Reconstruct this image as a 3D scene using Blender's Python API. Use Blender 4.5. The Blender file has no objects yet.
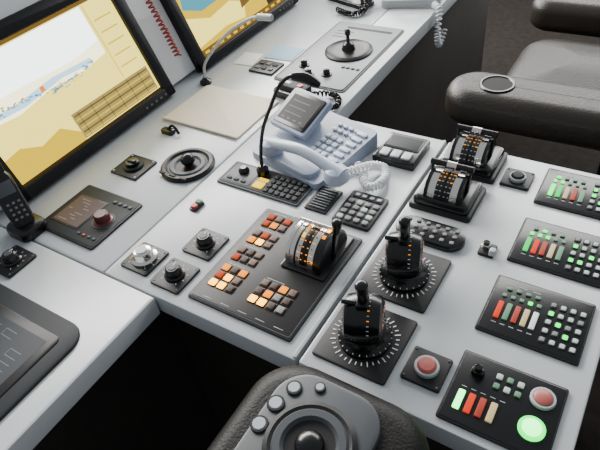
import bpy, math, random, bmesh
from mathutils import Vector, Matrix
random.seed(4)
pi=math.pi
# ------------------------------------------------------------ materials
def mat(name,col,rough=.5,metal=0,emit=0,ecol=None,noise=0,nscale=60,bump=0,bscale=200,spec=None,coat=0):
    m=bpy.data.materials.new(name); m.use_nodes=True; nt=m.node_tree; b=nt.nodes['Principled BSDF']
    c=(*col,1); b.inputs['Base Color'].default_value=c
    b.inputs['Roughness'].default_value=rough; b.inputs['Metallic'].default_value=metal
    if spec is not None: b.inputs['Specular IOR Level'].default_value=spec
    if coat: b.inputs['Coat Weight'].default_value=coat; b.inputs['Coat Roughness'].default_value=.08
    if emit:
        b.inputs['Emission Color'].default_value=(*(ecol or col),1); b.inputs['Emission Strength'].default_value=emit
    if noise or bump:
        tc=nt.nodes.new('ShaderNodeTexCoord')
    if noise:
        n=nt.nodes.new('ShaderNodeTexNoise'); n.inputs['Scale'].default_value=nscale; n.inputs['Detail'].default_value=6
        nt.links.new(tc.outputs['Object'],n.inputs['Vector'])
        r=nt.nodes.new('ShaderNodeValToRGB')
        r.color_ramp.elements[0].position=.3; r.color_ramp.elements[1].position=.7
        r.color_ramp.elements[0].color=(*[max(0,x*(1-noise)) for x in col],1)
        r.color_ramp.elements[1].color=(*[min(1,x*(1+noise)) for x in col],1)
        nt.links.new(n.outputs['Fac'],r.inputs['Fac']); nt.links.new(r.outputs['Color'],b.inputs['Base Color'])
    if bump:
        n=nt.nodes.new('ShaderNodeTexNoise'); n.inputs['Scale'].default_value=bscale; n.inputs['Detail'].default_value=3
        nt.links.new(tc.outputs['Object'],n.inputs['Vector'])
        bp=nt.nodes.new('ShaderNodeBump'); bp.inputs['Strength'].default_value=bump; bp.inputs['Distance'].default_value=.002
        nt.links.new(n.outputs['Fac'],bp.inputs['Height']); nt.links.new(bp.outputs['Normal'],b.inputs['Normal'])
    return m
DESK=mat('console_paint',(.50,.53,.55),.24,noise=.04,nscale=9,bump=.08,bscale=350)
DESKD=mat('console_seam',(.03,.033,.036),.6)
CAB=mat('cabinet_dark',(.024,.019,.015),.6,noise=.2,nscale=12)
BLK=mat('black_plate',(.011,.011,.0115),.40,spec=.30)
BLK2=mat('black_plastic',(.004,.004,.005),.26,coat=.15,spec=.4)
GRYP=mat('grey_plate',(.09,.10,.11),.45,spec=.3)
DGR=mat('dark_grey_plastic',(.024,.027,.031),.55,spec=.22)
BEZ=mat('bezel',(.008,.008,.010),.35,spec=.3)
WHT=mat('white_print',(.75,.77,.78),.5)
LGR=mat('light_grey_plastic',(.40,.42,.44),.4)
PHN=mat('phone_plastic',(.29,.34,.44),.38)
PHND=mat('phone_key',(.54,.59,.68),.4)
PHNW=mat('handset_plastic',(.46,.52,.64),.3)
CORDW=mat('cord_white',(.80,.82,.84),.4)
SIL=mat('brushed_metal',(.80,.78,.74),.20,1)
SCRD=mat('screen_glass_dark',(.016,.016,.018),.3,spec=.25)
PAP=mat('paper_cream',(.82,.73,.58),.7,noise=.03,nscale=20)
PAPB=mat('paper_blue',(.38,.58,.74),.7)
PAPW=mat('paper_white',(.8,.8,.8),.7)
LEA=mat('black_leather',(.007,.0065,.006),.48,bump=.4,bscale=260,spec=.18)
LEAB=mat('worn_brown_leather',(.021,.017,.014),.42,bump=.5,bscale=200,spec=.38)
PADG=mat('pad_grey',(.050,.056,.063),.42,spec=.35)
REDK=mat('knob_red',(.10,.015,.015),.35)
REDB=mat('button_red',(.55,.05,.04),.4)
RED=mat('lamp_red',(.30,.02,.01),.5,emit=.8,ecol=(1,.05,.01),spec=.1)
ORG=mat('lamp_orange',(.12,.03,.0),.5,emit=2.2,ecol=(1,.27,.0),spec=.1)
ORG2=mat('lamp_amber',(.15,.06,.0),.5,emit=7,ecol=(1,.47,.02),spec=.1)
ORS=mat('scale_amber',(.2,.05,.0),.5,emit=1.6,ecol=(1,.33,.0),spec=.1)
ORD=mat('lamp_dim_red',(.20,.02,.006),.5,emit=.42,ecol=(1,.10,.0),spec=.1)
YEL=mat('lamp_yellow',(.4,.28,.01),.5,emit=1.7,ecol=(1,.62,.02),spec=.1)
GRN=mat('lamp_green',(.01,.25,.03),.5,emit=3.2,ecol=(.0,1,.10),spec=.1)
GRNW=mat('lamp_green_white',(.1,.4,.15),.5,emit=6,ecol=(.12,1,.22),spec=.1)
GRN2=mat('lamp_green_soft',(.03,.32,.08),.5,emit=.9,ecol=(.0,1,.12),spec=.1)
KEYW=mat('key_backlit_white',(.42,.48,.44),.5,emit=.12,ecol=(.8,1,.9),spec=.25)
CRM=mat('lamp_cream',(.52,.40,.20),.5,emit=.15,ecol=(1,.8,.4),spec=.2)
BRD=mat('lamp_dark_red',(.38,.045,.025),.5,spec=.2)
GRB=mat('lamp_grey_green',(.13,.27,.17),.5,spec=.2)
GBTN=mat('key_grey',(.20,.20,.21),.5,spec=.25)
DBTN=mat('key_dark_brown',(.045,.028,.02),.5,spec=.2)
BBTN=mat('key_brown_grey',(.14,.09,.07),.5,spec=.2)
REDC=mat('cord_red',(.35,.05,.04),.45)
def emis(n,c,s=1): return mat(n,(c[0]*.06,c[1]*.06,c[2]*.06),.3,emit=s,ecol=c,spec=.25)
S_CR=emis('screen_cream',(1,.94,.58),3.4); S_YE=emis('screen_yellow',(1,.82,.16),2.3); S_GO=emis('screen_gold',(.90,.60,.02),1.4)
S_BR=emis('screen_bronze',(.30,.17,.03),.8); S_BD=emis('screen_dark',(.10,.06,.02),.5); S_BL=emis('screen_blue',(.22,.52,.90),1.4)
S_TE=emis('screen_teal',(.10,.45,.58),1.1); S_OR=emis('screen_orange',(1,.26,.0),1.8); S_WH=emis('screen_sky_white',(.90,.97,.98),4.2)
S_PB=emis('screen_pale_blue',(.45,.75,.95),2.2)
S_GR=emis('screen_olive',(.60,.48,.15),.9)
S_RM=emis('screen_maroon',(.17,.09,.10),.5); S_LG=emis('screen_lines',(.4,.42,.45),.4)

# ------------------------------------------------------------ mesh builder
def rrect(w,d,r,n=5):
    r=max(1e-5,min(r,w/2-1e-5,d/2-1e-5)); pts=[]
    for cx,cy,a0 in ((w/2-r,d/2-r,0),(-w/2+r,d/2-r,pi/2),(-w/2+r,-d/2+r,pi),(w/2-r,-d/2+r,1.5*pi)):
        for i in range(n+1):
            a=a0+pi/2*i/n; pts.append((cx+r*math.cos(a),cy+r*math.sin(a)))
    return pts
def catmull(P,n=8):
    P=[Vector(p) for p in P]; Q=[P[0]*2-P[1]]+P+[P[-1]*2-P[-2]]; out=[]
    for i in range(1,len(Q)-2):
        for k in range(n):
            t=k/n; a,b,c,d=Q[i-1],Q[i],Q[i+1],Q[i+2]
            out.append(.5*((2*b)+(c-a)*t+(2*a-5*b+4*c-d)*t*t+(3*b-a-3*c+d)*t**3))
    out.append(P[-1]); return out
class B:
    def __init__(s,name): s.name=name; s.v=[]; s.f=[]; s.m=[]; s.mats=[]; s.T=Matrix()
    def mi(s,m):
        if m not in s.mats: s.mats.append(m)
        return s.mats.index(m)
    def at(s,x,y,z=0,rz=0,rx=0,ry=0):
        s.T=Matrix.Translation((x,y,z))@Matrix.Rotation(rz,4,'Z')@Matrix.Rotation(rx,4,'X')@Matrix.Rotation(ry,4,'Y'); return s
    def loops(s,L,m,c0=True,c1=True,closed=True):
        k=s.mi(m); n=len(L[0]); base=len(s.v)
        for lp in L:
            for p in lp: s.v.append(tuple(s.T@Vector(p)))
        for i in range(len(L)-1):
            for j in range(n if closed else n-1):
                a=base+i*n+j; b=base+i*n+(j+1)%n
                s.f.append((a,b,b+n,a+n)); s.m.append(k)
        if c0: s.f.append(tuple(base+j for j in range(n))[::-1]); s.m.append(k)
        if c1: s.f.append(tuple(base+(len(L)-1)*n+j for j in range(n))); s.m.append(k)
    def rb(s,cx,cy,w,d,z0,z1,m,r=.004,ch=.0015,n=4):
        L=[(z0,0),(z1-ch,0),(z1-ch*.3,-ch*.3),(z1,-ch)]
        s.loops([[(cx+x,cy+y,z) for x,y in rrect(w+2*g,d+2*g,r,n)] for z,g in L],m)
    def box(s,x0,x1,y0,y1,z0,z1,m,r=.002,ch=.001): s.rb((x0+x1)/2,(y0+y1)/2,x1-x0,y1-y0,z0,z1,m,r,ch,3)
    def cushion(s,cx,cy,w,d,z0,z1,m,r=.05,e=.03,n=8,dome=0):
        L=[]
        for i in range(7):
            a=pi/2*i/6; L.append((z0+e-e*math.cos(a),-e+e*math.sin(a)))
        for i in range(7):
            a=pi/2*i/6; L.append((z1-e+e*math.sin(a),-e+e*math.cos(a)))
        L.append((z1+dome*.6,-e-min(w,d)*.15)); L.append((z1+dome,-e-min(w,d)*.28))
        s.loops([[(cx+x,cy+y,z) for x,y in rrect(w+2*g,d+2*g,max(.002,r+g*.6),n)] for z,g in L],m)
    def lathe(s,cx,cy,prof,m,seg=32,z=0,c0=True,c1=True):
        s.loops([[(cx+r*math.cos(2*pi*j/seg),cy+r*math.sin(2*pi*j/seg),z+h) for j in range(seg)] for r,h in prof],m,c0,c1)
    def cyl(s,cx,cy,r,z0,z1,m,seg=24,ch=.001): s.lathe(cx,cy,[(r,z0),(r,z1-ch),(max(r-ch,1e-4),z1)],m,seg)
    def ring(s,cx,cy,r0,r1,z0,z1,m,seg=40):
        ch=(r1-r0)*.25
        s.lathe(cx,cy,[(r1,z0),(r1,z1-ch),(r1-ch,z1),(r0+ch,z1),(r0,z1-ch),(r0,z0)],m,seg,c0=False,c1=False)
    def tube(s,P,r,m,seg=8,smooth=0,rad=None):
        P=catmull(P,smooth) if smooth else [Vector(p) for p in P]
        L=[]; N=None
        for i,p in enumerate(P):
            t=(P[min(i+1,len(P)-1)]-P[max(i-1,0)]).normalized()
            if N is None: N=t.orthogonal().normalized()
            else: N=(N-t*N.dot(t)).normalized()
            Bn=t.cross(N); rr=rad(i/(len(P)-1)) if rad else r
            L.append([tuple(p+N*math.cos(2*pi*j/seg)*rr+Bn*math.sin(2*pi*j/seg)*rr) for j in range(seg)])
        s.loops(L,m)
    def coil(s,P,R,r,turns,m,seg=6,per=12):
        P=catmull(P,12); n=int(turns*per); out=[]; N=None; Lc=len(P)-1
        fr=[]
        for i,p in enumerate(P):
            t=(P[min(i+1,Lc)]-P[max(i-1,0)]).normalized()
            if N is None: N=t.orthogonal().normalized()
            else: N=(N-t*N.dot(t)).normalized()
            fr.append((p,N.copy(),t.cross(N)))
        for k in range(n+1):
            f=k/n*Lc; i=min(int(f),Lc-1); u=f-i
            p=fr[i][0].lerp(fr[i+1][0],u); a=2*pi*k/per
            nn=fr[i][1].lerp(fr[i+1][1],u); bb=fr[i][2].lerp(fr[i+1][2],u)
            out.append(p+nn*math.cos(a)*R+bb*math.sin(a)*R)
        s.tube(out,r,m,seg)
    def sph(s,cx,cy,cz,rx,ry,rz,m,a=20,b=12):
        s.loops([[(cx+rx*math.sin(pi*max(.001,min(.999,i/b)))*math.cos(2*pi*j/a),cy+ry*math.sin(pi*max(.001,min(.999,i/b)))*math.sin(2*pi*j/a),cz-rz*math.cos(pi*i/b)) for j in range(a)] for i in range(b+1)],m)
    def quad(s,x0,x1,y0,y1,z,m):
        k=s.mi(m); b=len(s.v)
        for p in ((x0,y0,z),(x1,y0,z),(x1,y1,z),(x0,y1,z)): s.v.append(tuple(s.T@Vector(p)))
        s.f.append((b,b+1,b+2,b+3)); s.m.append(k)
    def poly(s,pts,z,m):
        k=s.mi(m); b=len(s.v)
        for p in pts: s.v.append(tuple(s.T@Vector((p[0],p[1],z))))
        s.f.append(tuple(range(b,b+len(pts)))); s.m.append(k)
    def done(s,ang=35):
        me=bpy.data.meshes.new(s.name); me.from_pydata(s.v,[],s.f)
        for m in s.mats: me.materials.append(m)
        me.polygons.foreach_set('material_index',s.m); me.update()
        bm=bmesh.new(); bm.from_mesh(me); bmesh.ops.recalc_face_normals(bm,faces=[f for f in bm.faces]); bm.to_mesh(me); bm.free()
        me.polygons.foreach_set('use_smooth',[True]*len(me.polygons)); me.set_sharp_from_angle(angle=math.radians(ang))
        o=bpy.data.objects.new(s.name,me); bpy.context.scene.collection.objects.link(o); return o

# ------------------------------------------------------------ room
b=B('floor'); b.box(-3.2,2.4,-1.6,4.2,-.9,-.8,mat('floor_carpet',(.014,.011,.009),.9,noise=.35,nscale=30,bump=.4,bscale=120,spec=.2)); b.done()
WALL=mat('wall_paint',(.62,.64,.66),.6,noise=.03,nscale=4)
b=B('wall_left'); b.box(-3.2,-3.1,-1.6,4.2,-.8,.15,WALL); b.box(-3.2,-3.1,-1.6,4.2,1.25,1.7,WALL)
for y in (-1.6,-.1,1.3,2.7,4.05): b.box(-3.2,-3.1,y,y+.15,.1,1.3,WALL)
b.done()
b=B('wall_back'); b.box(-3.1,2.4,4.2,4.3,-.8,.15,WALL); b.box(-3.1,2.4,4.2,4.3,1.25,1.7,WALL)
for x in (-3.1,-1.7,-.3,1.1,2.25): b.box(x,x+.15,4.2,4.3,.1,1.3,WALL)
b.done()

# ------------------------------------------------------------ console
b=B('bridge_control_console')
T0=-.045
def slab(x0,x1,y0,y1,z1=0): b.box(x0,x1,y0,y1,T0,z1,DESK,.004,.004)
slab(-1.40,-.838,.4125,2.6)            # left column
slab(-.8355,-.3710,.4125,1.105)        # centre
slab(-.3665,.055,.4125,1.105)          # right
slab(-1.75,-.69,-.7,.4090)             # left wing
slab(-.8355,-.678,1.1075,2.6)          # far strip
b.box(-1.39,-.3,.43,1.09,-.06,-.02,DESKD); b.box(-.5,.04,.43,1.09,-.06,-.02,DESKD)
b.box(-1.39,-.70,1.0,2.58,-.06,-.02,DESKD); b.box(-1.7,-.72,-.68,.44,-.06,-.02,DESKD)
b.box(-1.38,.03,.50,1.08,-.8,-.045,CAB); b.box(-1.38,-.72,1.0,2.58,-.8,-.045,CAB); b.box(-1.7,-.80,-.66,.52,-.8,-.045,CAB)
b.box(-.379,-.3715,.416,1.10,-.001,.004,LGR)
b.done()
# monitor housing
MT=Matrix(((0,-math.sin(math.radians(20)),math.cos(math.radians(20)),-1.185),(1,0,0,0),(0,math.cos(math.radians(20)),math.sin(math.radians(20)),0.0),(0,0,0,1)))
b=B('monitor_housing'); b.T=MT.copy()
HS=mat('housing_paint',(.70,.72,.74),.45)
b.rb(1.05,.225,2.5,.41,-.045,-.013,HS,.01,.006)
b.T=Matrix(); b.box(-1.399,-1.27,-.15,2.3,.0008,.12,HS)
b.done()
# ------------------------------------------------------------ monitors
def monitor(y0,y1,content):
    b=B('computer_monitor'); b.T=MT.copy(); h=.365
    b.rb((y0+y1)/2,.006+h/2,y1-y0,h,-.0120,.004,BEZ,.006,.003)
    for (a0,a1,c0,c1) in ((y0,y1,.006,.036),(y0,y1,.335,.373),(y0,y0+.036,.006,.373),(y1-.036,y1,.006,.373)):
        b.rb((a0+a1)/2,(c0+c1)/2,a1-a0,c1-c0,.003,.014,BEZ,.004,.003)
    content(b,y0+.037,y1-.037,.037,.334)
    for i in range(5): b.rb(y1-.12+i*.02,.019,.009,.006,.014,.016,GRYP,.002,.0005)
    b.done()
def c1(b,u0,u1,v0,v1):
    U=lambda t:u0+(u1-u0)*t; V=lambda t:v0+(v1-v0)*t; z=.0045
    Q=lambda a,c,d,e,m,dz=0: b.quad(U(a),U(c),V(d),V(e),z+dz,m)
    P=lambda pts,m,dz: b.poly([(U(x),V(y)) for x,y in pts],z+dz,m)
    Q(0,1,0,1,S_YE)
    P([(0,.50),(.2,.47),(.42,.52),(.62,.50),(.80,.54),(.80,.96),(0,.96)],S_CR,.0003)
    P([(0,.66),(.30,.64),(.60,.62),(.80,.66),(.80,.96),(0,.96)],S_WH,.0005)
    P([(0,.52),(.25,.50),(.5,.545),(.7,.52),(.7,.57),(.45,.59),(.2,.55),(0,.57)],S_PB,.0006)
    P([(0,0),(.42,0),(.42,.10),(.33,.22),(.2,.18),(.1,.26),(0,.24)],S_GO,.0005)
    rnd=random.Random(3)
    for i in range(110):
        t=rnd.random(); y=.52+.03*math.sin(t*7)+rnd.gauss(0,.012)
        Q(.03+t*.68,.03+t*.68+rnd.uniform(.006,.02),y,y+rnd.uniform(.006,.014),rnd.choice([S_BL,S_TE,S_BL,S_GO]),.0008+i*1e-6)
    Q(.36,.385,.53,.575,S_OR,.0012)
    Q(.42,.985,.03,.26,S_GR,.001)
    for i in range(6): Q(.43,.975,.04+i*.037,.04+i*.037+.013,S_BR if i%2 else S_GO,.0013)
    for i in range(6): Q(.46+i*.09,.463+i*.09,.035,.25,S_BD,.0015)
    Q(0,1,.97,1,S_BR,.0012); Q(0,1,.0,.022,S_BD,.0016)
    for i in range(5): Q(.84,.96,.36+i*.11,.372+i*.11,S_GO,.001)
    Q(.815,.82,.28,.96,S_GO,.001)
def c2(b,u0,u1,v0,v1):
    U=lambda t:u0+(u1-u0)*t; V=lambda t:v0+(v1-v0)*t; z=.0045
    Q=lambda a,c,d,e,m,dz=0: b.quad(U(a),U(c),V(d),V(e),z+dz,m)
    P=lambda pts,m,dz: b.poly([(U(x),V(y)) for x,y in pts],z+dz,m)
    Q(0,1,0,1,S_GO)
    P([(0,.10),(.3,.14),(.5,.10),(.55,.25),(.42,.34),(.2,.30),(0,.42)],S_YE,.0003)
    P([(.02,.5),(.16,.40),(.42,.42),(.55,.60),(.45,.9),(.1,.9)],S_TE,.0006)
    P([(.1,.6),(.3,.5),(.4,.62),(.3,.8)],S_PB,.0008)
    P([(.5,.2),(.74,.26),(.74,.9),(.60,.8)],S_BR,.0006)
    Q(0,1,0,.07,S_BR,.0008); Q(.76,1,.07,1,S_BD,.0008)
    for i in range(9): Q(.78,.98,.15+i*.09,.17+i*.09,S_GO,.0011)
    for i in range(12): Q(.03+i*.075,.07+i*.075,.02,.045,S_GO,.0011)
monitor(.470,1.037,c1); monitor(1.164,1.731,c2)
b=B('coiled_cord'); b.coil([(-1.195,1.10,.09),(-1.22,1.098,.17),(-1.252,1.096,.26),(-1.285,1.096,.34)],.008,.0028,22,REDC); b.done()

# ------------------------------------------------------------ papers
b=B('paper_folder'); b.at(-.991,1.013,0,-.01)
b.rb(0,0,.262,.196,.0005,.004,PAP,.006,.001); b.rb(.004,.003,.254,.192,.0042,.0055,PAP,.004,.0005)
b.tube([(-.13,-.098,.005),(.13,-.098,.006)],.003,PAP,8); b.done()
b=B('paper_note'); b.at(-1.01,1.372,0,.06); b.box(-.05,.05,-.045,.045,.0005,.002,PAPB); b.done()
b=B('paper_note'); b.at(-1.10,1.30,0,.1); b.box(-.035,.035,-.04,.04,.0005,.002,PAPW); b.done()
b=B('gooseneck_lamp'); b.lathe(-1.135,1.125,[(.018,.0005),(.018,.008),(.010,.014),(.006,.02)],BLK2)
b.tube([(-1.135,1.125,.015),(-1.125,1.127,.06),(-1.08,1.13,.113),(-1.01,1.14,.175),(-.942,1.15,.212),(-.905,1.15,.222)],.0042,LGR,10,8)
b.tube([(-.915,1.15,.220),(-.872,1.152,.222)],.009,LGR,12); b.done()
b=B('dimmer_panel'); b.box(-1.052,-.966,1.232,1.305,.0005,.006,BLK)
for i in range(3):
    for j in range(2): b.rb(-1.033+i*.024,1.255+j*.028,.016,.014,.006,.009,DGR if (i+j)%2 else GRYP,.002,.001)
b.done()
# ------------------------------------------------------------ joystick panel (far)
b=B('joystick_control_panel'); b.box(-.952,-.712,1.215,1.635,.0005,.003,BLK,.012); b.box(-.945,-.719,1.222,1.628,.003,.0055,mat('panel_grey',(.22,.235,.25),.4),.010)
b.lathe(-.815,1.44,[(.074,.0055),(.074,.010),(.066,.014),(.060,.011),(.045,.009),(.02,.012)],BLK,40)
b.lathe(-.815,1.44,[(.022,.011),(.016,.03),(.006,.036),(.005,.055),(.009,.060),(.009,.072),(.004,.077)],BLK2,20)
for x,y in ((-.897,1.31),(-.805,1.285),(-.855,1.265)):
    b.cyl(x,y,.016,.0055,.009,BLK); b.cyl(x,y,.010,.009,.026,BLK2); b.cyl(x,y,.006,.026,.028,LGR)
for i in range(4): b.rb(-.78+i*.016,1.34,.010,.008,.0055,.008,DGR,.001,.0005)
for i in range(3): b.box(-.92,-.86,1.52+i*.02,1.525+i*.02,.0055,.006,DGR)
b.box(-.90,-.74,1.585,1.60,.0055,.006,DGR)
b.done()
# ------------------------------------------------------------ handsets
def handset(b,L,m,R=.024,arch=.02):
    b.tube([(-L/2,0,.020),(-L*.36,0,.030),(0,0,.030+arch),(L*.36,0,.030),(L/2,0,.020)],.014,m,14,6,rad=lambda t:.013+.006*abs(2*t-1)**2)
    for sx in (-1,1):
        b.lathe(sx*L*.43,0,[(R*.8,.0),(R,.006),(R,.018),(R*.85,.030),(R*.4,.037),(.001,.039)],m,24)
b=B('desk_telephone'); b.at(-.80,1.90,0,.3)
b.rb(0,0,.20,.21,.0005,.03,LGR,.02,.01); b.at(-.80,1.86,.032,.12); handset(b,.20,PHNW); b.done()
b=B('telephone_cord'); b.coil([(-.69,1.82,.014),(-.664,1.80,.004),(-.656,1.77,-.06),(-.655,1.79,-.11),(-.656,1.84,-.08)],.009,.0032,20,CORDW); b.done()
b=B('telephone_cradle'); b.at(-1.0,1.80,0,-.3); b.rb(0,0,.19,.07,.0005,.014,BLK2,.015,.004); b.at(-1.0,1.80,.014,-.3); handset(b,.19,BLK2,.022,.02)
b.T=Matrix(); b.coil([(-.93,1.78,.03),(-.90,1.72,.015),(-.93,1.68,.012),(-1.0,1.70,.012)],.008,.003,18,BLK2); b.done()
# ------------------------------------------------------------ VHF handset, behind phone
b=B('radio_handset'); b.at(-.835,1.155,0,-.15); b.rb(0,0,.12,.06,.0005,.022,BLK2,.012,.006); b.rb(0,.003,.10,.042,.022,.038,DGR,.012,.006)
b.rb(-.02,.0,.02,.012,.038,.0395,WHT,.002,.0004); b.rb(.025,.0,.016,.016,.038,.041,REDB,.004,.001)
for i in range(4): b.box(-.045,-.035,-.02+i*.009,-.016+i*.009,.038,.039,BLK2)
b.T=Matrix(); b.coil([(-.775,1.15,.02),(-.735,1.185,.012),(-.70,1.165,.012),(-.69,1.13,.012),(-.715,1.115,.012)],.007,.0026,20,BLK2); b.done()
# ------------------------------------------------------------ video telephone
b=B('video_telephone'); PH=Matrix.Translation((-.660,.975,0))@Matrix.Rotation(math.radians(-14),4,'Z')
def ph(x=0,y=0,z=0,rx=0): b.T=PH@Matrix.Translation((x,y,z))@Matrix.Rotation(rx,4,'X')
ph()
def wedge(x0,x1,y0,y1,h0,h1,m,r=.015):
    pts=rrect(x1-x0,y1-y0,r,5); cx,cy=(x0+x1)/2,(y0+y1)/2
    hz=lambda y:h0+(h1-h0)*(y+(y1-y0)/2)/(y1-y0)
    b.loops([[(cx+x,cy+y,.0006) for x,y in pts],[(cx+x,cy+y,hz(y)-.004) for x,y in pts],[(cx+x*.985,cy+y*.985,hz(y)) for x,y in pts]],m)
wedge(-.095,.135,-.135,.085,.016,.042,PHN)
sl=math.atan2(.026,.22)
ph(0,0,.0335,sl)
for i in range(3):
    for j in range(4): b.rb(.040+i*.0185,-.048+j*.0185,.0145,.012,0,.004,PHND,.003,.001)
for j in range(6): b.rb(.108,-.052+j*.021,.028,.012,0,.0035,PHND,.003,.001)
for i in range(4): b.rb(.036+i*.018,.035,.013,.009,0,.0035,PHND,.003,.001); b.rb(.036+i*.018,.055,.013,.009,0,.0035,PHND,.003,.001)
ph(-.046,-.046,.052,math.radians(24))
b.rb(0,.052,.126,.116,-.010,.006,PHN,.010,.004); b.rb(0,.052,.110,.098,.006,.0085,BLK2,.006,.001); b.quad(-.046,.046,.014,.090,.0087,SCRD)
for i in range(3): b.quad(-.036,.02,.072-i*.018,.075-i*.018,.0089,S_LG)
for i in range(4): b.quad(-.036+i*.02,-.026+i*.02,.020,.024,.0089,S_LG)
ph(-.046,.02,.0,0); b.rb(0,0,.06,.04,.03,.066,PHN,.005,.002)
ph(.03,-.108,.0,0); b.rb(0,0,.16,.05,.014,.030,PHN,.02,.006)
b.T=Matrix.Translation((-.623,.857,.024))@Matrix.Rotation(math.radians(-10),4,'Z'); handset(b,.232,PHNW,.028,.014)
b.T=Matrix()
b.coil([(-.525,.845,.035),(-.50,.885,.03),(-.478,.925,.02),(-.452,.930,.016),(-.436,.90,.016),(-.436,.868,.020)],.0085,.0028,24,CORDW)
b.coil([(-.436,.868,.020),(-.452,.853,.019),(-.475,.87,.017),(-.49,.90,.012),(-.52,.925,.012)],.0075,.0026,13,CORDW); b.done()

# ------------------------------------------------------------ intercom panel + gooseneck microphone
b=B('intercom_panel'); b.box(-.800,-.576,.748,.832,.0005,.006,GRYP); b.box(-.796,-.580,.752,.828,.006,.0075,BLK,.004)
b.box(-.79,-.715,.757,.823,.0075,.0085,GRYP,.004)
for i in range(6):
    for j in range(4): b.rb(-.668+i*.0155,.763+j*.0165,.0115,.012,.0075,.0105,DGR,.002,.001)
b.rb(-.693,.772,.026,.022,.0075,.0105,YEL,.002,.001); b.rb(-.693,.792,.026,.010,.0075,.0095,YEL,.002,.001)
for i in range(3): b.rb(-.775+i*.02,.768,.012,.008,.0085,.011,DGR,.002,.0006)
b.lathe(-.755,.800,[(.013,.0085),(.013,.014),(.010,.018),(.007,.022)],BLK2)
b.done()
b=B('gooseneck_microphone')
b.lathe(-.708,.812,[(.0145,.0112),(.0145,.022),(.0065,.032)],BLK2)
b.tube([(-.708,.812,.02),(-.703,.812,.07),(-.685,.814,.137),(-.663,.825,.19),(-.645,.84,.232),(-.625,.852,.252),(-.605,.858,.255)],.0042,BLK2,10,8)
b.tube([(-.618,.854,.254),(-.590,.862,.250),(-.562,.868,.236)],.011,BLK2,14,4,rad=lambda t:.006+.006*math.sin(pi*min(1,t+.05))**.5); b.done()

# ------------------------------------------------------------ trackball
b=B('trackball_unit'); b.lathe(-.908,.770,[(.068,.0006),(.068,.006),(.063,.011),(.055,.011),(.050,.006),(.030,.004),(.002,.004)],BLK,48)
b.ring(-.908,.770,.030,.048,.004,.009,GRYP); b.sph(-.905,.772,.0205,.018,.018,.016,BLK2)
for k in range(3): b.rb(-.908-.034+.034*k,.770-.056,.018,.006,.009,.013,DGR,.002,.001)
b.done()
b=B('socket_panel'); b.box(-1.080,-.993,.669,.750,.0005,.005,BLK); b.cyl(-1.037,.71,.026,.005,.011,DGR); b.cyl(-1.037,.71,.017,.011,.02,BLK2); b.rb(-1.037,.71,.026,.01,.02,.025,BLK2,.003,.001)
for x,y in ((-1.073,.676),(-1.0,.676),(-1.073,.743),(-1.0,.743)): b.cyl(x,y,.003,.005,.0065,LGR,8)
b.done()
b=B('cable_grommet'); b.rb(-1.06,.868,.04,.022,.0005,.012,BLK2,.006,.003); b.tube([(-1.06,.868,.01),(-1.04,.872,.025),(-1.02,.868,.006)],.004,BLK2,8,5); b.done()
b=B('radar_control_panel'); b.box(-1.091,-.907,.446,.608,.0005,.005,BLK,.006); b.box(-1.087,-.911,.450,.604,.005,.006,DGR,.005)
b.box(-1.078,-.985,.475,.575,.006,.0068,SCRD,.002); b.quad(-1.072,-.991,.481,.569,.0071,S_RM)
rr=random.Random(1)
for i in range(9):
    x=rr.uniform(-1.07,-1.02); y=.488+i*.0088; b.quad(x,x+rr.uniform(.01,.03),y,y+.0025,.0073,S_LG)
b.lathe(-.950,.524,[(.023,.006),(.023,.009),(.018,.011),(.017,.026),(.014,.029)],REDK,24); b.ring(-.950,.524,.024,.027,.006,.008,GRYP)
for i in range(4): b.rb(-.972+i*.016,.583,.010,.008,.006,.009,GRYP,.002,.001); b.rb(-.972+i*.016,.470,.008,.006,.006,.009,REDB if i==1 else GRYP,.002,.001)
b.done()
b=B('push_button'); b.at(-.786,.657,0,0); b.rb(0,0,.020,.034,.0005,.006,BLK2,.003,.001); b.rb(0,.009,.014,.012,.006,.012,GRB,.002,.001); b.rb(0,-.008,.014,.012,.006,.012,REDB,.002,.001); b.done()
def knob(cx,cy,silver=False):
    b=B('rotary_knob'); b.rb(cx,cy,.074,.074,.0005,.005,BLK,.005,.001)
    for sx in(-1,1):
        for sy in(-1,1): b.cyl(cx+sx*.030,cy+sy*.030,.0024,.005,.0062,GRYP,8)
    if silver:
        b.lathe(cx,cy,[(.028,.005),(.028,.010),(.022,.013),(.019,.026),(.016,.028)],SIL,32); b.cyl(cx,cy,.012,.028,.030,LGR)
    else:
        b.lathe(cx,cy,[(.021,.005),(.021,.008),(.017,.010),(.015,.024),(.012,.027)],BLK2,32); b.cyl(cx,cy,.009,.027,.0285,GRYP)
        b.box(cx-.001,cx+.001,cy+.004,cy+.013,.0272,.029,WHT,.0005,.0002)
    rk=.031 if silver else .0265
    for k in range(9):
        a=pi*1.25-k*pi*1.5/8; b.at(cx+rk*math.cos(a),cy+rk*math.sin(a),0,a); b.box(-.002,.002,-.0006,.0006,.005,.0055,WHT,.0003,.0001)
    b.T=Matrix(); b.done()
knob(-.780,.478,True); knob(-.689,.470); knob(-.689,.568)

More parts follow.
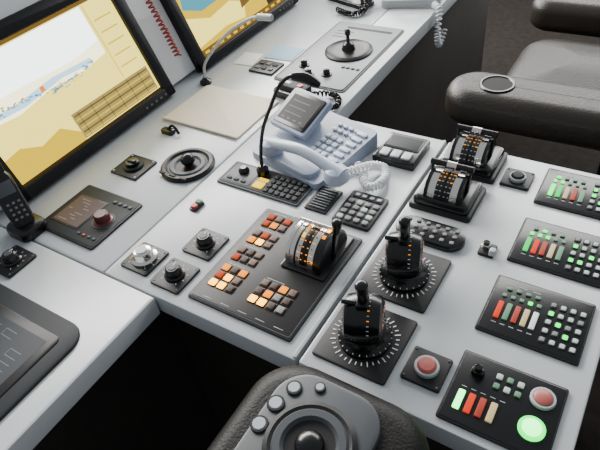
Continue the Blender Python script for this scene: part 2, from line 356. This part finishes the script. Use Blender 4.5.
# ------------------------------------------------------------ telegraph drum helper
def drum(b,cx,cy,z0,R,W,lever=0.3,handle='T'):
    T=Matrix.Translation((cx,cy,z0))
    def arcs(x0,x1,r,m,a0=0,a1=pi,n=28):
        b.T=T.copy()
        b.loops([[(x,0,0)]+[(x,r*math.cos(a0+(a1-a0)*i/n),r*math.sin(a0+(a1-a0)*i/n)) for i in range(n+1)] for x in (x0,x1)],m)
    big=handle=='S'
    arcs(-W/2,W/2,R,SIL); arcs(-W/2-.007,-W/2,R+.002,SIL if big else BLK2); arcs(W/2,W/2+.007,R+.003,BLK2)
    bw=.13 if big else .26
    arcs(-W*bw,W*bw,R+.0008,BLK,.12,pi-.12)
    arcs(-W*.03,W*.03,R+.0014,BLK2,.12,pi-.12)
    if big: arcs(W*.33,W*.5,R+.0012,BLK2,.05,pi-.05); arcs(-W*.34,-W*.28,R+.0008,BLK,.05,pi-.05)
    for k in range(11):
        a=.35+k*(pi-.7)/10
        for sx in (-1,1):
            b.T=T@Matrix.Rotation(a-pi/2,4,'X'); b.box(sx*W*.08-.0015,sx*W*.08+.0015,-.0009,.0009,R,R+.0016,(ORG if k%2 else ORS) if big else (ORS if k in(5,6) else LGR),.0003,.0002)
            b.box(sx*W*.21-.0016*(1+(k%2)),sx*W*.21+.0016*(1+(k%2)),-.0008,.0008,R-.001,R+(.0008 if big else .0013),(ORS if k%2 else BLK) if big else (ORS if k in(5,7) else LGR),.0003,.0002)
    if big:
        for k in range(4):
            b.T=T@Matrix.Rotation(-.9+k*.35,4,'X'); b.box(W*.36,W*.47,-.004,.004,R,R+.0022,ORG2 if k in(1,2) else ORG,.001,.0003)
        for k in range(3):
            b.T=T@Matrix.Rotation(-.55+k*.42,4,'X'); b.box(-W*.26,-W*.17,-.0055,.0055,R,R+.0014,ORS if k==1 else YEL,.001,.0003)
    b.T=T@Matrix.Rotation(lever,4,'X')
    for x in ((-W/2-.011,W/2+.007) if handle=='T' else (W/2+.007,)):
        b.box(x,x+.004,-.006,.006,-.0,R+.018,BLK2,.001,.001)
    if handle=='T':
        b.tube([(-W/2-.014,0,R+.014),(W/2+.014,0,R+.014)],.0070,BLK2,16); b.tube([(-.010,0,R+.014),(.010,0,R+.014)],.0080,SIL,16)
    else:
        b.tube([(W/2+.009,0,R+.0),(W/2+.009,0,R+.022)],.009,BLK2,14,rad=lambda t:.007+.004*t); b.sph(W/2+.009,0,R+.024,.011,.011,.008,BLK2)
        b.tube([(-W/2-.006,0,R+.008),(W/2+.009,0,R+.008)],.0035,SIL,12)
    b.T=Matrix()

# ------------------------------------------------------------ alarm panel
b=B('alarm_annunciator_panel'); b.box(-.632,-.398,.439,.716,.0005,.005,BLK,.004); b.box(-.628,-.402,.443,.712,.005,.006,GRYP,.004); b.box(-.626,-.404,.445,.710,.006,.0065,BLK,.003)
def cluster(x,y,cols):
    for r,row in enumerate(cols):
        for c,m in enumerate(row):
            b.rb(x+c*.0205,y-r*.0215,.0185,.0190,.0065,.0080,DBTN,.002,.0005); b.rb(x+c*.0205,y-r*.0215,.0150,.0150,.0078,.0105,m,.002,.0012)
    b.box(x-.005,x+.035,y+.0125,y+.0137,.0065,.007,LGR,.0003,.0002)
D=DBTN; O=ORG; A=ORG2; G=BBTN; R_=ORD
cluster(-.604,.692,[[R_,G,R_],[R_,O,G]])
cluster(-.604,.638,[[G,R_,G],[O,A,G]])
cluster(-.604,.584,[[G,D,G],[R_,D,G]])
cluster(-.604,.530,[[O,D,O],[R_,A,G],[A,A,D]])
cluster(-.510,.530,[[G,D,O,G],[D,O,GBTN,D],[A,A,D,GBTN]])
for i in range(5): b.box(-.60+i*.04,-.58+i*.04,.4515,.4525,.0065,.007,LGR,.0003,.0002)
b.box(-.510,-.412,.580,.708,.0065,.010,BLK2,.004); drum(b,-.464,.645,.010,.052,.064,-.25,'S')
b.done()
b=B('speaker_grille'); b.box(-.560,-.506,.752,.832,.0005,.005,BLK)
for i in range(8): b.box(-.553,-.513,.760+i*.0086,.764+i*.0086,.005,.0075,GRYP,.001,.0005)
b.done()
b=B('telephone_keypad'); b.box(-.486,-.400,.741,.845,.0005,.008,BLK,.005)
for i in range(4):
    for j in range(4): b.rb(-.472+i*.0195,.755+j*.0178,.013,.011,.008,.012,GBTN if (i+j)%4 else KEYW,.003,.001)
b.box(-.478,-.408,.822,.838,.008,.010,DGR,.002)
for i in range(4): b.rb(-.468+i*.017,.830,.010,.008,.010,.012,LGR,.002,.0005)
b.done()
b=B('alarm_display_unit'); b.box(-.500,-.397,.962,1.067,.0005,.020,BLK2,.005,.003); b.box(-.493,-.404,1.005,1.060,.020,.0212,SCRD,.003)
b.box(-.488,-.409,1.010,1.055,.0212,.0218,DGR,.002)
for i in range(3): b.rb(-.475+i*.027,.983,.021,.026,.020,.025,LGR,.003,.001)
b.done()
# ------------------------------------------------------------ engine telegraphs
def telegraph(cx,cy,lv):
    b=B('engine_telegraph_lever'); b.rb(cx,cy,.132,.112,.0005,.012,BLK,.008,.002); b.rb(cx,cy,.118,.10,.012,.030,BLK2,.010,.006)
    drum(b,cx,cy,.024,.042,.062,lv); b.done()
telegraph(-.290,1.040,-.35); telegraph(-.294,.903,-.30)
def sqbtn(cx,cy,s,m,r):
    b=B('push_button_panel'); b.rb(cx,cy,s,s,.0005,.006,BLK,.004,.001); b.ring(cx,cy,r*.72,r,.006,.013,LGR); b.lathe(cx,cy,[(r*.75,.006),(r*.75,.014),(r*.6,.017),(.001,.018)],m,28)
    for sx in(-1,1):
        for sy in(-1,1): b.cyl(cx+sx*s*.42,cy+sy*s*.42,.0022,.006,.0075,GRYP,8)
    b.done()
RB=mat('button_rose',(.34,.09,.08),.4,emit=.05,ecol=(1,.15,.1))
sqbtn(-.183,1.021,.060,DGR,.018); sqbtn(-.173,.495,.065,RB,.020)
b=B('remote_keypad'); b.rb(-.285,.785,.140,.062,.0005,.014,BLK2,.030,.004,8)
for i in range(6):
    for j in range(3): b.rb(-.335+i*.020,.768+j*.017,.009,.008,.014,.0165,GBTN,.003,.001)
b.done()
b=B('toggle_switch'); b.rb(-.172,.790,.030,.034,.0005,.006,BLK,.004,.001); b.cyl(-.176,.794,.0095,.006,.016,SIL); b.rb(-.160,.780,.012,.012,.006,.018,LGR,.003,.002); b.cyl(-.176,.794,.006,.016,.020,BLK2); b.done()

# ------------------------------------------------------------ azimuth thruster levers
def azimuth(cx,cy,rz):
    b=B('azimuth_thruster_lever'); b.rb(cx,cy,.134,.138,.0005,.005,BLK,.005,.001)
    b.lathe(cx,cy,[(.046,.005),(.046,.012),(.042,.016),(.038,.022),(.036,.030),(.02,.034)],BLK2,44)
    for k in range(36):
        a=2*pi*k/36; L=.006 if k%3 else .010; b.at(cx+.0545*math.cos(a),cy+.0545*math.sin(a),0,a); b.box(-L/2,L/2,-.0009,.0009,.005,.0058,WHT,.0003,.0002)
    for k in range(24):
        a=2*pi*k/24; b.at(cx+.0440*math.cos(a),cy+.0440*math.sin(a),0,a); b.box(-.0015,.0015,-.0006,.0006,.0125,.0145,WHT,.0003,.0002)
    base=Matrix.Translation((cx,cy,.058))@Matrix.Rotation(rz,4,'Z')
    b.T=base@Matrix.Rotation(pi/2,4,'Y')
    b.lathe(0,0,[(.028,-.032),(.037,-.028),(.041,-.014),(.041,.014),(.037,.028),(.028,.032)],BLK2,36)
    for k in range(14):
        a=pi*.62+k*pi*.8/13
        for zz in (-.0322,.0322):
            b.T=base@Matrix.Rotation(pi/2,4,'Y')@Matrix.Translation((.022*math.cos(a),.022*math.sin(a),zz))@Matrix.Rotation(a,4,'Z'); b.box(-.003,.003,-.0007,.0007,-.0008,.0008,ORD if k%2 else WHT,.0003,.0002)
    for k in range(10):
        b.T=base@Matrix.Rotation(-.4+k*.2,4,'X'); b.box(.008,.012,-.0006,.0006,.041,.0418,ORS if k in(4,6) else WHT,.0003,.0001)
    b.T=base@Matrix.Rotation(.12,4,'X')
    b.box(-.010,.010,-.012,.012,.034,.050,BLK2,.003,.002)
    b.tube([(0,0,.040),(0,.002,.058),(0,.003,.076),(0,.002,.088)],.006,BLK2,14,5,rad=lambda t:.0075+.003*t)
    b.sph(0,.002,.089,.0105,.0105,.006,BLK2)
    b.tube([(-.034,0,.044),(-.012,0,.042)],.004,BLK2,10)
    b.done()
azimuth(-.287,.665,.35); azimuth(-.287,.505,.35)

# ------------------------------------------------------------ indicator / key panels
def keypanel(y0,y1,bars,greens,top=True):
    x0,x1=-.134,.030; b=B('indicator_key_panel'); b.box(x0,x1,y0,y1,.0005,.005,BLK,.004); b.box(x0+.003,x1-.003,y0+.003,y1-.003,.005,.0058,BLK2,.003)
    H=y1-y0
    for k,m in enumerate(bars):
        b.rb(x0+.024+k*.0145,y0+H*.40,.0090,.038,.0058,.0085,m,.0015,.0008)
        b.rb(x0+.024+k*.0145,y0+H*.66,.0075,.007,.0058,.008,GRN if k in greens[0] else GRB,.0015,.0006)
        b.box(x0+.020+k*.0145,x0+.028+k*.0145,y0+H*.18,y0+H*.19,.0058,.0062,LGR,.0003,.0001)
    for i in range(4):
        for j in range(5):
            m=GRN if (i,j) in greens[1] else (GBTN if (i*3+j)%4==0 else KEYW)
            b.rb(x0+.103+i*.0155,y0+.022+j*.0195,.0115,.0125,.0058,.0072,DGR,.003,.0006)
            b.rb(x0+.103+i*.0155,y0+.022+j*.0195,.0080,.0085,.0070,.009,m,.002,.0008)
    for k in range(3): b.box(x0+.02+k*.022,x0+.034+k*.022,y1-.018,y1-.0168,.0058,.0062,LGR,.0003,.0001)
    if top:
        for k in range(4): b.rb(x0+.028+k*.016,y1-.028,.009,.006,.0058,.0085,GRN if k in greens[2] else GRB,.002,.0008)
    b.done()
keypanel(.960,1.084,[GRN,GRN2,CRM,BRD,GRB],({0,1},{(0,3),(1,3),(2,3),(0,2),(3,1),(1,1),(2,0)},{0}))
keypanel(.781,.908,[GRN2,RED,BRD,CRM,GRB],({0,1,2},{(0,1),(1,1),(0,3),(2,2)},{1}))
keypanel(.605,.738,[RED,GRB,BRD,CRM,WHT],({3},{(1,2),(2,1),(0,3)},set()))
b=B('search_light_panel'); b.box(-.132,.028,.426,.557,.0005,.005,BLK,.004); b.box(-.129,.025,.429,.554,.005,.0058,BLK2,.003)
for k,m in enumerate([GRNW,RED,BRD,CRM]): b.rb(-.110+k*.0165,.466,.010,.034,.0058,.009,m,.0015,.0008)
for k in range(5): b.box(-.114+k*.0145,-.106+k*.0145,.4905,.4915,.0058,.0062,LGR,.0003,.0001)
for i in range(3):
    for j in range(2): b.rb(-.068+i*.016,.512+j*.018,.0095,.0095,.0058,.009,KEYW if (i+j)%2 else GRB,.002,.001)
b.rb(-.100,.522,.020,.012,.0058,.014,BLK2,.004,.002); b.cyl(-.100,.522,.006,.014,.024,BLK2)
b.ring(-.002,.522,.013,.0185,.0058,.011,LGR); b.lathe(-.002,.522,[(.0135,.006),(.0135,.012),(.010,.014),(.001,.0145)],RB,28)
b.ring(-.004,.468,.013,.0190,.0058,.011,GRN); b.lathe(-.004,.468,[(.0135,.006),(.0135,.012),(.010,.014),(.001,.0145)],GRNW,28)
b.done()

# ------------------------------------------------------------ lower-left panels
b=B('touch_screen_panel'); b.rb(-.945,.145,.405,.290,.0005,.007,DGR,.045,.004,8); b.rb(-.945,.145,.34,.215,.007,.0085,SCRD,.012,.001)
b.quad(-1.095,-.795,.055,.235,.0088,mat('touch_screen_lit',(.022,.025,.030),.35,emit=.04,ecol=(.5,.6,.7),spec=.2))
for j in range(6):
    for i in range(6):
        if (i*7+j*5)%4: b.quad(-1.08+i*.047,-1.05+i*.047,.07+j*.027,.0715+j*.027,.009,S_LG); b.quad(-1.08+i*.047,-1.079+i*.047,.07+j*.027,.085+j*.027,.009,S_LG); b.quad(-1.08+i*.047,-1.05+i*.047,.084+j*.027,.0855+j*.027,.009,S_LG)
b.done()
knob(-1.045,.345)
b=B('cordless_phone'); b.rb(-1.100,.430,.080,.070,.0005,.024,BLK2,.02,.008)
b.T=Matrix.Translation((-1.098,.430,.012))@Matrix.Rotation(-.35,4,'Z')@Matrix.Rotation(math.radians(-22),4,'Y')
L=[]
for z,w,d in ((0,.044,.024),(.03,.050,.026),(.08,.052,.026),(.120,.050,.024),(.130,.040,.018)):
    L.append([(x,y,z) for x,y in rrect(d,w,.010,5)])
b.loops(L,BLK2)
b.box(.0125,.0138,-.018,.018,.082,.112,GRYP,.002,.0003)
for i in range(3):
    for j in range(4): b.box(.0128,.0145,-.015+i*.012,-.009+i*.012,.024+j*.012,.029+j*.012,GBTN,.001,.0003)
b.tube([(0,.016,.12),(0,.016,.165)],.004,BLK2,10); b.done()

# ------------------------------------------------------------ near chair with armrest trackball
b=B('helm_chair')
b.cushion(-.235,.16,.275,.44,.005,.095,LEA,.075,.035,10)
b.rb(-.245,.232,.160,.245,.092,.104,PADG,.05,.005,10)
b.lathe(-.238,.258,[(.062,.104),(.062,.107),(.055,.111),(.047,.108),(.030,.106),(.002,.106)],BLK,48)
b.ring(-.238,.258,.034,.052,.106,.112,PADG); b.sph(-.238,.258,.108,.020,.020,.014,BLK2)
for x,y,r in ((-.300,.320,.010),(-.310,.288,.011),(-.313,.252,.011),(-.268,.337,.007)): b.ring(x,y,r*.8,r*1.15,.104,.107,DGR); b.cyl(x,y,r*.85,.104,.108,LGR)
for k in range(2): b.rb(-.285+k*.09,.175,.05,.03,.104,.109,DGR,.008,.002)
b.box(-.29,-.19,-.02,.10,-.35,.02,BLK2,.01,.005)
b.cushion(.10,-.08,.50,.50,-.42,-.30,LEA,.08,.045); b.cushion(.10,-.40,.48,.12,-.32,.30,LEA,.05,.04)
b.cushion(.43,.06,.12,.40,-.10,-.03,LEA,.05,.03); b.box(.39,.47,-.15,.05,-.35,-.08,BLK2); b.box(-.25,.45,-.10,.0,-.46,-.40,BLK2)
b.lathe(.1,-.08,[(.22,-.7995),(.22,-.78),(.06,-.74),(.05,-.45)],BLK2,32); b.done()

# ------------------------------------------------------------ far chair, facing the screens (-X)
b=B('helm_chair')
b.T=Matrix.Translation((-.12,1.325,0))@Matrix.Rotation(.02,4,'Z')
b.cushion(0,0,.66,.155,-.055,.045,LEAB,.07,.035,10)
b.ring(-.205,.0,.036,.044,.042,.049,BLK2); b.lathe(-.205,.0,[(.036,.0465),(.002,.0470)],mat('cup_well',(.003,.003,.003),.8),24)
b.T=Matrix()
b.cushion(-.06,1.61,.62,.40,-.18,-.02,LEAB,.09,.07,10,.02)
b.cushion(-.08,1.91,.62,.15,-.05,.05,LEAB,.06,.035,10)
b.cushion(.36,1.60,.16,.46,-.22,.50,LEAB,.06,.05,10)
b.box(-.05,.10,1.36,1.86,-.28,-.17,BLK2); b.box(-.02,.06,1.33,1.37,-.28,-.04,BLK2); b.box(-.02,.06,1.84,1.88,-.28,-.03,BLK2)
b.lathe(.0,1.60,[(.24,-.7995),(.24,-.78),(.07,-.74),(.06,-.28)],BLK2,32); b.done()

# ------------------------------------------------------------ lights
w=bpy.data.worlds.new('world'); bpy.context.scene.world=w; w.use_nodes=True
bg=w.node_tree.nodes['Background']; bg.inputs[0].default_value=(.88,.94,1,1); bg.inputs[1].default_value=.42
def area(name,loc,tgt,sx,sy,e,c):
    l=bpy.data.lights.new(name,'AREA'); l.shape='RECTANGLE'; l.size=sx; l.size_y=sy; l.energy=e; l.color=c
    o=bpy.data.objects.new(name,l); o.location=loc; o.rotation_euler=(Vector(tgt)-Vector(loc)).to_track_quat('-Z','Y').to_euler(); bpy.context.scene.collection.objects.link(o)
area('window_light_left',(-2.6,1.9,1.3),(-.9,1.1,0),3.0,1.2,300,(1,.975,.93))
area('window_light_back',(-.9,3.8,1.5),(-.7,1,0),3.2,1.1,125,(1,.985,.96))

# ------------------------------------------------------------ camera
X=Vector((1059,-352,566)).normalized(); Y=Vector((500,595,-566)).normalized()
Z=X.cross(Y).normalized(); Y=Z.cross(X).normalized()
M=Matrix((X,Y,Z)).to_4x4(); M.translation=Vector((0,0,.8))
cam=bpy.data.cameras.new("camera"); co=bpy.data.objects.new("camera",cam); bpy.context.scene.collection.objects.link(co)
cam.sensor_width=36; cam.lens=566/600*36; cam.clip_start=.02
co.matrix_world=M; bpy.context.scene.camera=co
